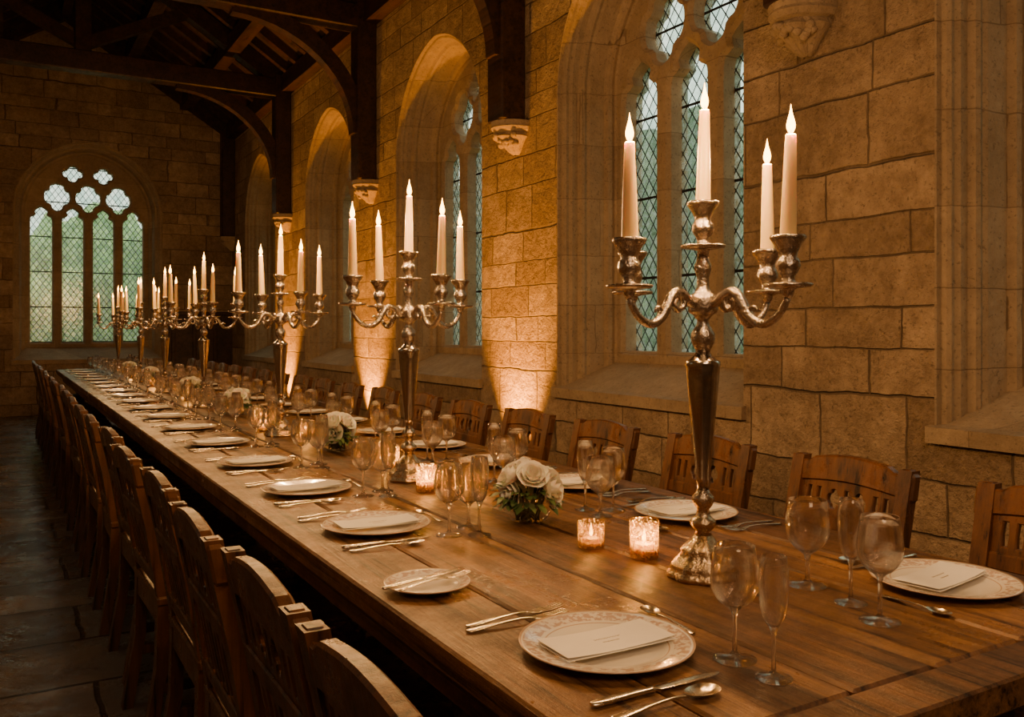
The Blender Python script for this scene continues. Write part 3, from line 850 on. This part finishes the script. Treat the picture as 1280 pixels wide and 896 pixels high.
def leafm(b, T, L, W, mat):
    vs = [(0, 0, 0)]; n = 5
    for i in range(1, n):
        t = i / n; w = W * sin(pi * t) ** .8; z = -.35 * L * t * t
        vs += [(L * t, -w, z + w * .3), (L * t, 0, z), (L * t, w, z + w * .3)]
    vs.append((L, 0, -.35 * L)); e = len(vs) - 1
    fs = [(0, 1, 2), (0, 2, 3)]
    for i in range(n - 2):
        o = 1 + i * 3; fs += [(o, o + 3, o + 4, o + 1), (o + 1, o + 4, o + 5, o + 2)]
    o = 1 + (n - 2) * 3; fs += [(o, e, o + 1), (o + 1, e, o + 2)]
    b.add(vs, fs, mat, True, T)
def mk_flowers(seed):
    rnd = random.Random(seed); b = MB()
    b.lathe([(0, .04), (.004, .045), (.015, .055), (.04, .072), (.06, .078), (.075, .076)], M_thin, 28, cap=False)
    b.tube([(.076 * cos(2*pi*j/28), .076 * sin(2*pi*j/28), .075) for j in range(29)], .0013, M_thin, 6)
    b.lathe([(.004, .0005), (.004, .044)], M_thin, 28, cap=False)
    for i in range(46):
        a = rnd.uniform(0, 6.28); r = rnd.uniform(.0, .04); a2 = rnd.uniform(0, 6.28)
        b.tube([(r * cos(a), r * sin(a), .008), (.06 * cos(a2), .06 * sin(a2), .085)], .0024, M_stem, 5)
    c = Vector((0, 0, .078))
    dirs = [(0, 0)] + [(45, 30 + 72 * i) for i in range(5)] + [(82, 60 * i) for i in range(6)]
    for n_, (el, az) in enumerate(dirs):
        if n_ in (8, 10): continue
        el = radians(el + rnd.uniform(-6, 6)); az = radians(az + rnd.uniform(-8, 8))
        d = Vector((sin(el) * cos(az), sin(el) * sin(az), cos(el)))
        dist = .048 if el < .3 else rnd.uniform(.060, .078)
        T = Matrix.Translation(c + d * dist) @ d.to_track_quat('Z', 'Y').to_matrix().to_4x4()
        rose(b, T, rnd.uniform(.032, .041), rnd)
    for i in range(120):
        az = rnd.uniform(0, 2 * pi); el = rnd.uniform(-.35, .4)
        d = Vector((cos(el) * cos(az), cos(el) * sin(az), sin(el)))
        p = c + Vector((0, 0, -.01)) + d * rnd.uniform(.05, .08)
        if p.z < .05: p.z = .05
        q = Matrix.Rotation(az + rnd.uniform(-.5, .5), 4, 'Z') @ Matrix.Rotation(-max(el, -.1) + rnd.uniform(-.5, .4) * .5, 4, 'Y')
        leafm(b, Matrix.Translation(p) @ q, rnd.uniform(.022, .04), rnd.uniform(.007, .012), M_leaf if rnd.random() < .7 else M_leaf2)
    b.v = [(x, y, max(z, .0005)) for (x, y, z) in b.v]
    o = b.obj('flower_centerpiece', fixn=False); me = o.data; bpy.data.objects.remove(o); return me
F1, F2 = mk_flowers(1), mk_flowers(5)
for i, (x, y) in enumerate([(1.235, 2.02), (1.25, 3.62), (1.25, 5.45), (1.25, 6.95), (1.25, 9.0), (1.25, 10.6)]):
    inst(F1 if i % 2 == 0 else F2, 'flower_centerpiece', (x, y, Z), i * .9)

# ------------------------------------------------------------ uplighters at wall piers
for y in (5.5, 8.45, 11.42):
    b = MB(); b.lathe([(0, .06), (.01, .065), (.02, .06), (.025, .04), (.05, .04), (.055, .055), (.16, .06), (.165, .056), (.12, .045), (.1, .001)], M_iron, 24)
    o = b.obj('uplight_lamp', (3.08, y, 0))
    l = bpy.data.lights.new('uplight_beam', 'SPOT'); l.energy = 800; l.color = (1, .36, .02); l.spot_size = radians(66); l.spot_blend = 1; l.shadow_soft_size = .03
    s = bpy.data.objects.new('uplight_beam', l); COL.objects.link(s); s.parent = o; s.location = (0, 0, .17); s.rotation_euler = (radians(180), radians(10), 0)

def fill(name, loc, power, size, rot, col=(1, .62, .34)):
    l = bpy.data.lights.new(name, 'AREA'); l.energy = power; l.size = size; l.color = col
    o = bpy.data.objects.new(name, l); COL.objects.link(o); o.location = loc; o.rotation_euler = rot
fill('warm_fill', (0, -1.6, 3.5), 60, 1.2, (radians(60), 0, radians(-30)))  # added warm fill light behind the camera, not a fixture of the hall

# ------------------------------------------------------------ outside
b = MB(); b.box(-30, 40, -20, 45, -.3, -.12, M_grass); b.obj('lawn')
def hedge(name, x0, y0, x1, y1, H, seed, mat):
    b = MB()
    n = 90; m = 20
    from mathutils import noise as nz
    L = []
    dx, dy = (x1 - x0), (y1 - y0); ln = sqrt(dx * dx + dy * dy); nx, ny = -dy / ln, dx / ln
    for i in range(n + 1):
        t = i / n; row = []
        for j in range(m + 1):
            a = pi * j / m
            px, py, pz = x0 + dx * t + nx * 1.0 * cos(a), y0 + dy * t + ny * 1.0 * cos(a), -.11 + H * sin(a) ** .6
            k = nz.noise(Vector((px * .8, py * .8, pz * .8))) * .8 + nz.noise(Vector((px * 3, py * 3, pz * 3))) * .5
            px += nx * cos(a) * k; py += ny * cos(a) * k; pz += (k * 1.0 * sin(a))
            row.append((px, py, max(pz, -.11)))
        L.append(row)
    b.loops(L, mat, False, True); b.obj(name)
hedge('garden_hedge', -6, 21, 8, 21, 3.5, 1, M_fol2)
hedge('garden_hedge', 10.5, -6, 10.5, 34, 5.0, 2, M_fol)
hedge('garden_hedge', -8, -6, -8, 34, 3.0, 3, M_fol)

w = bpy.data.worlds.new('overcast_sky'); scene.world = w; w.use_nodes = True
bg = w.node_tree.nodes['Background']; bg.inputs[0].default_value = (.90, .95, .84, 1); bg.inputs[1].default_value = 2.6

# ------------------------------------------------------------ camera
cam = bpy.data.cameras.new('camera'); co = bpy.data.objects.new('camera', cam); COL.objects.link(co)
co.location = (0, 0, 1.27); co.rotation_euler = (radians(90), 0, radians(-30.4))
cam.lens = 1091 / 1280 * 36; cam.sensor_width = 36; cam.shift_y = -36 / 1280; cam.clip_start = .02
scene.camera = co
